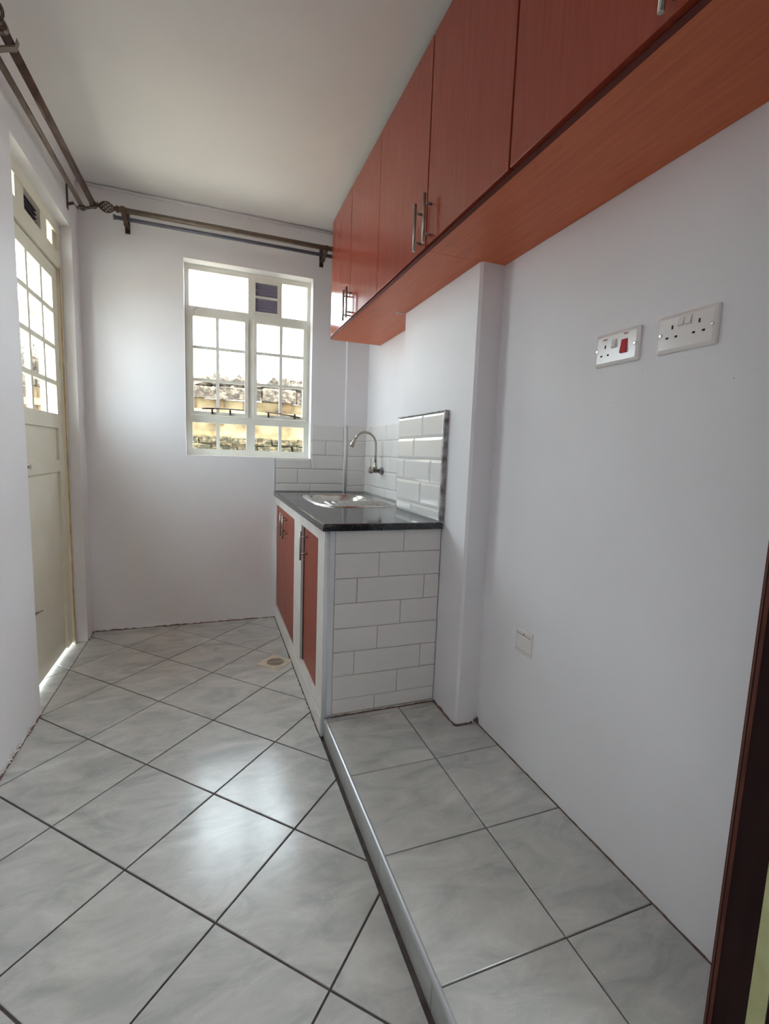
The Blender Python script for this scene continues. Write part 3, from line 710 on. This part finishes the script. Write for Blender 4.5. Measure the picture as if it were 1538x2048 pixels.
for (y, z, r) in ((.70, 1.357, .0009), (1.02, 1.335, .0008), (.93, 1.41, .0007)):
    b = bm_new(); tube(b, [(xR+.001, y, z), (xR-.0004, y, z)], r, 8); obj('nail_hole', b, M['hole'], wall_right)
# ------------------------------------------------------------------ floor drain
dc = Vector((.331, 2.547)); hd = .1035
t = thing('floor_drain', (dc.x, dc.y, 0), 'small cream square floor drain with a round slotted grate, by the base doors', 'drain')
b = bm_new(); sq = [(dc.x+hd*math.cos(R(90*k)), dc.y+hd*math.sin(R(90*k))) for k in range(4)]
sq = clip(sq, 1, 0, xK-.004); prism(b, sq, -.002, .0035, .001); obj('drain_plate', b, M['drain'], t)
b = bm_new(); tube(b, [(dc.x, dc.y, .003), (dc.x, dc.y, .0048)], [.052, .050], 28); gr = obj('grate', b, M['drain'], t)
for k in range(-5, 6):
    for s_ in (-1, 1):
        y_ = k*.0085; ln = math.sqrt(max(0, .046**2-y_*y_))
        if ln < .006: continue
        a, c = (.0025, ln) if s_ > 0 else (-ln, -.0025)
        # slots run along x
        obj('slot', box(dc.x+y_-.0022, dc.x+y_+.0022, dc.y+a, dc.y+c, .0046, .0052), M['hole'], gr)

# ------------------------------------------------------------------ curtain rods
def cage(bm, c, d, ln, rad, wires=8):
    c, d = Vector(c), Vector(d).normalized(); s = d.orthogonal().normalized(); t_ = d.cross(s)
    for sg in (1, -1):
        for k in range(wires):
            pts = []
            for i in range(17):
                f = i/16; r = rad*math.sin(math.pi*f)**.8+.0015; a = 2*math.pi*k/wires+sg*f*math.pi*.9
                pts.append(c+d*(ln*f)+(s*math.cos(a)+t_*math.sin(a))*r)
            tube(bm, pts, .0019, 5)
def bracket(parent, wallp, n, zrod1, zrod2, d1, d2, m='iron'):
    """wallp = point on wall; n = outward dir; cups under the rods"""
    wp, n = Vector(wallp), Vector(n); s = n.cross(Vector((0, 0, 1)))
    b = bm_new(); zc_ = wp.z
    def q(dist, side, z): return wp+n*dist+s*side+Vector((0, 0, z-wp.z))

    vs = [q(0, -.013, zc_-.07), q(0, .013, zc_-.07), q(0, .013, zc_+.05), q(0, -.013, zc_+.05)]
    vs2 = [v+n*.004 for v in vs]; A_ = [b.verts.new(v) for v in vs]; B_ = [b.verts.new(v) for v in vs2]
    for i in range(4): b.faces.new((A_[i], A_[(i+1) % 4], B_[(i+1) % 4], B_[i]))
    b.faces.new(A_[::-1]); b.faces.new(B_)
    arm = [q(.003, 0, zc_-.045), q(.03, 0, zc_-.035), q(d2*.75, 0, zrod2-.030), q(d2, 0, zrod2-.0175), q((d1+d2)/2, 0, zrod1-.030), q(d1-.005, 0, zrod1-.021), q(d1+.018, 0, zrod1-.014), q(d1+.024, 0, zrod1+.008)]
    for p, r in zip(arm, arm[1:]):
        vsA = [b.verts.new(p+s*a+Vector((0, 0, c))) for a, c in ((-.011, -.003), (.011, -.003), (.011, .003), (-.011, .003))]
        vsB = [b.verts.new(r+s*a+Vector((0, 0, c))) for a, c in ((-.011, -.003), (.011, -.003), (.011, .003), (-.011, .003))]
        for i in range(4): b.faces.new((vsA[i], vsA[(i+1) % 4], vsB[(i+1) % 4], vsB[i]))
        b.faces.new(vsA[::-1]); b.faces.new(vsB)
    return obj('bracket', b, M[m], parent)
# back rods, along x
zo, zi = 2.474, 2.458; yo, yi = yB-.140, yB-.068
rb = thing('curtain_rod', (.1, yo, zo), 'double bronze curtain rod over the window, running to the cherry cabinets', 'curtain rod', 'double curtain rods near the ceiling')
b = bm_new(); tube(b, [(-.475, yo, zo), (.86, yo, zo+.004)], .0145, 18); obj('rod', b, M['rod_light'], rb)
b = bm_new(); tube(b, [(-.50, yi, zi), (.88, yi, zi+.003)], .0105, 16); tube(b, [(-.508, yi, zi), (-.50, yi, zi)], .015, 16); obj('rod', b, M['bluerod'], rb, label='thinner grey blue rear rod')
b = bm_new(); cage(b, (-.487, yo, zo), (-1, 0, 0), .082, .026); tube(b, [(-.470, yo, zo), (-.480, yo, zo), (-.490, yo, zo)], [.018, .018, .009], 14)
tube(b, [(-.567, yo, zo), (-.585, yo, zo), (-.60, yo, zo)], [.008, .006, .004], 10); obj('finial', b, M['iron'], rb)
bracket(rb, (-.447, yB, 2.475), (0, -1, 0), zo, zi, .140, .068); bracket(rb, (.706, yB, 2.478), (0, -1, 0), zo, zi, .140, .068)
# left rods, along y
xo, xi = -.582, -.640
za, zb_ = 2.408, 2.452
rl = thing('curtain_rod', (xo, 2.5, za), 'double bronze curtain rod along the left wall above the glazed door', 'curtain rod', 'double curtain rods near the ceiling')
b = bm_new(); tube(b, [(xo, 1.90, za), (xo, 3.10, zb_)], .0145, 18); obj('rod', b, M['iron'], rl)
b = bm_new(); tube(b, [(xi, 1.86, za-.008), (xi, 3.14, zb_-.010)], .011, 16); tube(b, [(xi, 3.13, zb_-.010), (xi, 3.145, zb_-.010)], .015, 16); obj('rod', b, M['rod_light'], rl, label='thinner rear rod')
b = bm_new(); cage(b, (xo, 1.872, za), (0, -1, 0), .082, .026); tube(b, [(xo, 1.905, za), (xo, 1.885, za), (xo, 1.872, za)], [.018, .018, .009], 14); obj('finial', b, M['iron'], rl)
b = bm_new(); tube(b, [(xo, 3.09, zb_), (xo, 3.112, zb_), (xo, 3.12, zb_)], [.018, .018, .009], 14); obj('end_cap', b, M['iron'], rl)
bracket(rl, (xL, 1.955, 2.42), (1, 0, 0), za+.002, za-.006, .118, .060, 'rod_light'); bracket(rl, (xL, 3.085, 2.47), (1, 0, 0), zb_, zb_-.010, .118, .060)

# ------------------------------------------------------------------ dark door jamb at the right
jx = .862
j = thing('door_jamb', (jx+.08, .42, zP), 'dark mahogany door jamb standing close at the right edge of the picture', 'door frame')
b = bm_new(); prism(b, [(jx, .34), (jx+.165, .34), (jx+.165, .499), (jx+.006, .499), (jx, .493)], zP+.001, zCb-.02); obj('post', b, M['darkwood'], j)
b = bm_new(); prism(b, [(jx-.0005, .484), (jx+.0055, .5005), (jx+.0175, .5005), (jx+.0175, .4995), (jx+.006, .4995), (jx+.0002, .4935)], zP+.001, zCb-.02); obj('lit_edge', b, M['arris'], j, label='reddish edge of the jamb, coloured as if lit')  # lit rounding of the post, painted as a lighter strip
b = bm_new(); bx(b, jx-.003, jx+.001, .405, .432, zP+.02, .62, bev=.001); obj('strike_plate', b, M['brass'], j, label='greenish brass plate')

# ------------------------------------------------------------------ outside
ground = obj('ground', box(-9, 9, -12, 14, -.35, -.09), M['ground'], kind='structure')
obj('ground_apron', box(-2.4, -.885, .5, 5.0, -.09, -.02), M['ground'], kind='structure')
bw = thing('boundary_wall', (0, 5.1, 0), 'stone boundary wall with yellow plaster and dark moss, seen through the window and door', 'wall')
obj('core', box(-4.2, 3.2, 5.04, 5.3, -.1, 1.66), M['yellow'], bw)
rnd = random.Random(9)
def stone_row(z0, z1, x0, x1, y, m, wmin, wmax, proud):
    x = x0
    while x < x1:
        w_ = rnd.uniform(wmin, wmax); bb = bm_new(); pz = rnd.uniform(.6, 1.3)*proud
        bx(bb, x+.006, min(x+w_, x1)-.006, y-pz, y+.05, z0+rnd.uniform(0, .008), z1-rnd.uniform(0, .012))
        bmesh.ops.bevel(bb, geom=bb.edges[:], offset=.008, segments=1, affect='EDGES')
        for v in bb.verts: v.co += Vector((rnd.uniform(-.012, .012), rnd.uniform(-.010, .010), rnd.uniform(-.012, .012)))
        obj('stone', bb, M[m], bw); x += w_
stone_row(.90, 1.02, -2.0, 1.4, 5.03, 'moss', .14, .30, .05)
stone_row(1.02, 1.13, -2.0, 1.4, 5.03, 'moss', .12, .28, .05)
stone_row(1.13, 1.22, -2.0, 1.4, 5.03, 'moss', .12, .28, .045)
stone_row(1.22, 1.30, -2.0, 1.4, 5.03, 'moss', .10, .26, .03)
obj('plaster_band', box(-4.2, 3.2, 5.0, 5.04, 1.50, 1.56), M['yellow'], bw)
for k in range(15):
    x = -2.4+k*.31+rnd.uniform(-.05, .05); bb = bm_new(); w_ = rnd.uniform(.03, .07)
    prism(bb, [(x-w_, 5.03), (x+w_, 5.03), (x+w_, 5.05), (x-w_, 5.05)], 1.38+rnd.uniform(0, .1), 1.66); obj('stain', bb, M['stain'], bw)
stone_row(1.66, 1.79, -3.4, 2.4, 5.02, 'stone', .25, .5, .05)
x = -3.4
while x < 2.4:
    w_ = rnd.uniform(.12, .26); h_ = rnd.uniform(.07, .19); bb = bm_new()
    bmesh.ops.create_icosphere(bb, subdivisions=2, radius=1, matrix=Matrix.Translation((x+w_/2, 5.12, 1.79+h_*.35)) @ Matrix.Diagonal((w_*.6, .12, h_*.7, 1)))
    for v in bb.verts:
        n_ = noise.noise_vector(v.co*11); v.co += Vector((n_.x*.05, n_.y*.03, n_.z*.05))
        v.co.x += .04*noise.noise(v.co*31); v.co.z += .03*noise.noise(v.co*37)
    obj('coping_stone', bb, M['stone'], bw); x += w_+rnd.uniform(-.03, .07)
bb = bm_new()
for k in range(500):
    cx_ = rnd.choice([-.9, -.35, .1, .35, .7, 1.15, -1.5])+rnd.gauss(0, .10)
    p = Vector((cx_, 5.08+rnd.gauss(0, .05), 1.83+abs(rnd.gauss(0, .045)))); s_ = rnd.uniform(.008, .022)
    a = Vector((rnd.uniform(-1, 1), rnd.uniform(-1, 1), rnd.uniform(-1, 1))).normalized()*s_; c = a.orthogonal().normalized()*s_*.4
    bb.faces.new([bb.verts.new(p-a), bb.verts.new(p+c), bb.verts.new(p+a), bb.verts.new(p-c)])
obj('weeds', bb, M['leaf'], bw, kind='stuff')
bush = thing('bush', (-1.75, 5.52, -.09), 'dark scrubby bush over the boundary wall, seen through the glazed door', 'bush')
bb = bm_new()
for k in range(900):
    p = Vector((-1.78+rnd.gauss(0, .22), 5.52+rnd.gauss(0, .06), 1.86+abs(rnd.gauss(0, .13)))); s_ = rnd.uniform(.012, .028)
    a = Vector((rnd.uniform(-1, 1), rnd.uniform(-1, 1), rnd.uniform(-1, 1))).normalized()*s_; c = a.orthogonal().normalized()*s_*.5
    bb.faces.new([bb.verts.new(p-a), bb.verts.new(p+c), bb.verts.new(p+a), bb.verts.new(p-c)])
obj('foliage', bb, M['leaf'], bush, kind='stuff')
bb = bm_new()
for k in range(12):
    q = Vector((-1.78+rnd.uniform(-.3, .3), 5.52, 1.95+rnd.uniform(-.05, .1))); tube(bb, [(-1.75+rnd.uniform(-.1, .1), 5.52, -.1), q], [.012, .003], 5)
obj('twigs', bb, M['leaf'], bush, kind='stuff')
nh = thing('neighbour_house', (-6, 13, 0), 'pale distant house with a red sheet roof, behind the wall beyond the door glass', 'house')
obj('house_wall', box(-8.8, -1.6, 12.5, 14, -.1, 3.9), M['render'], nh)
b = bm_new(); prism(b, [(-9.0, 12.2), (-1.4, 12.2), (-1.4, 14), (-9.0, 14)], 3.9, 4.08); obj('roof', b, M['roof'], nh)
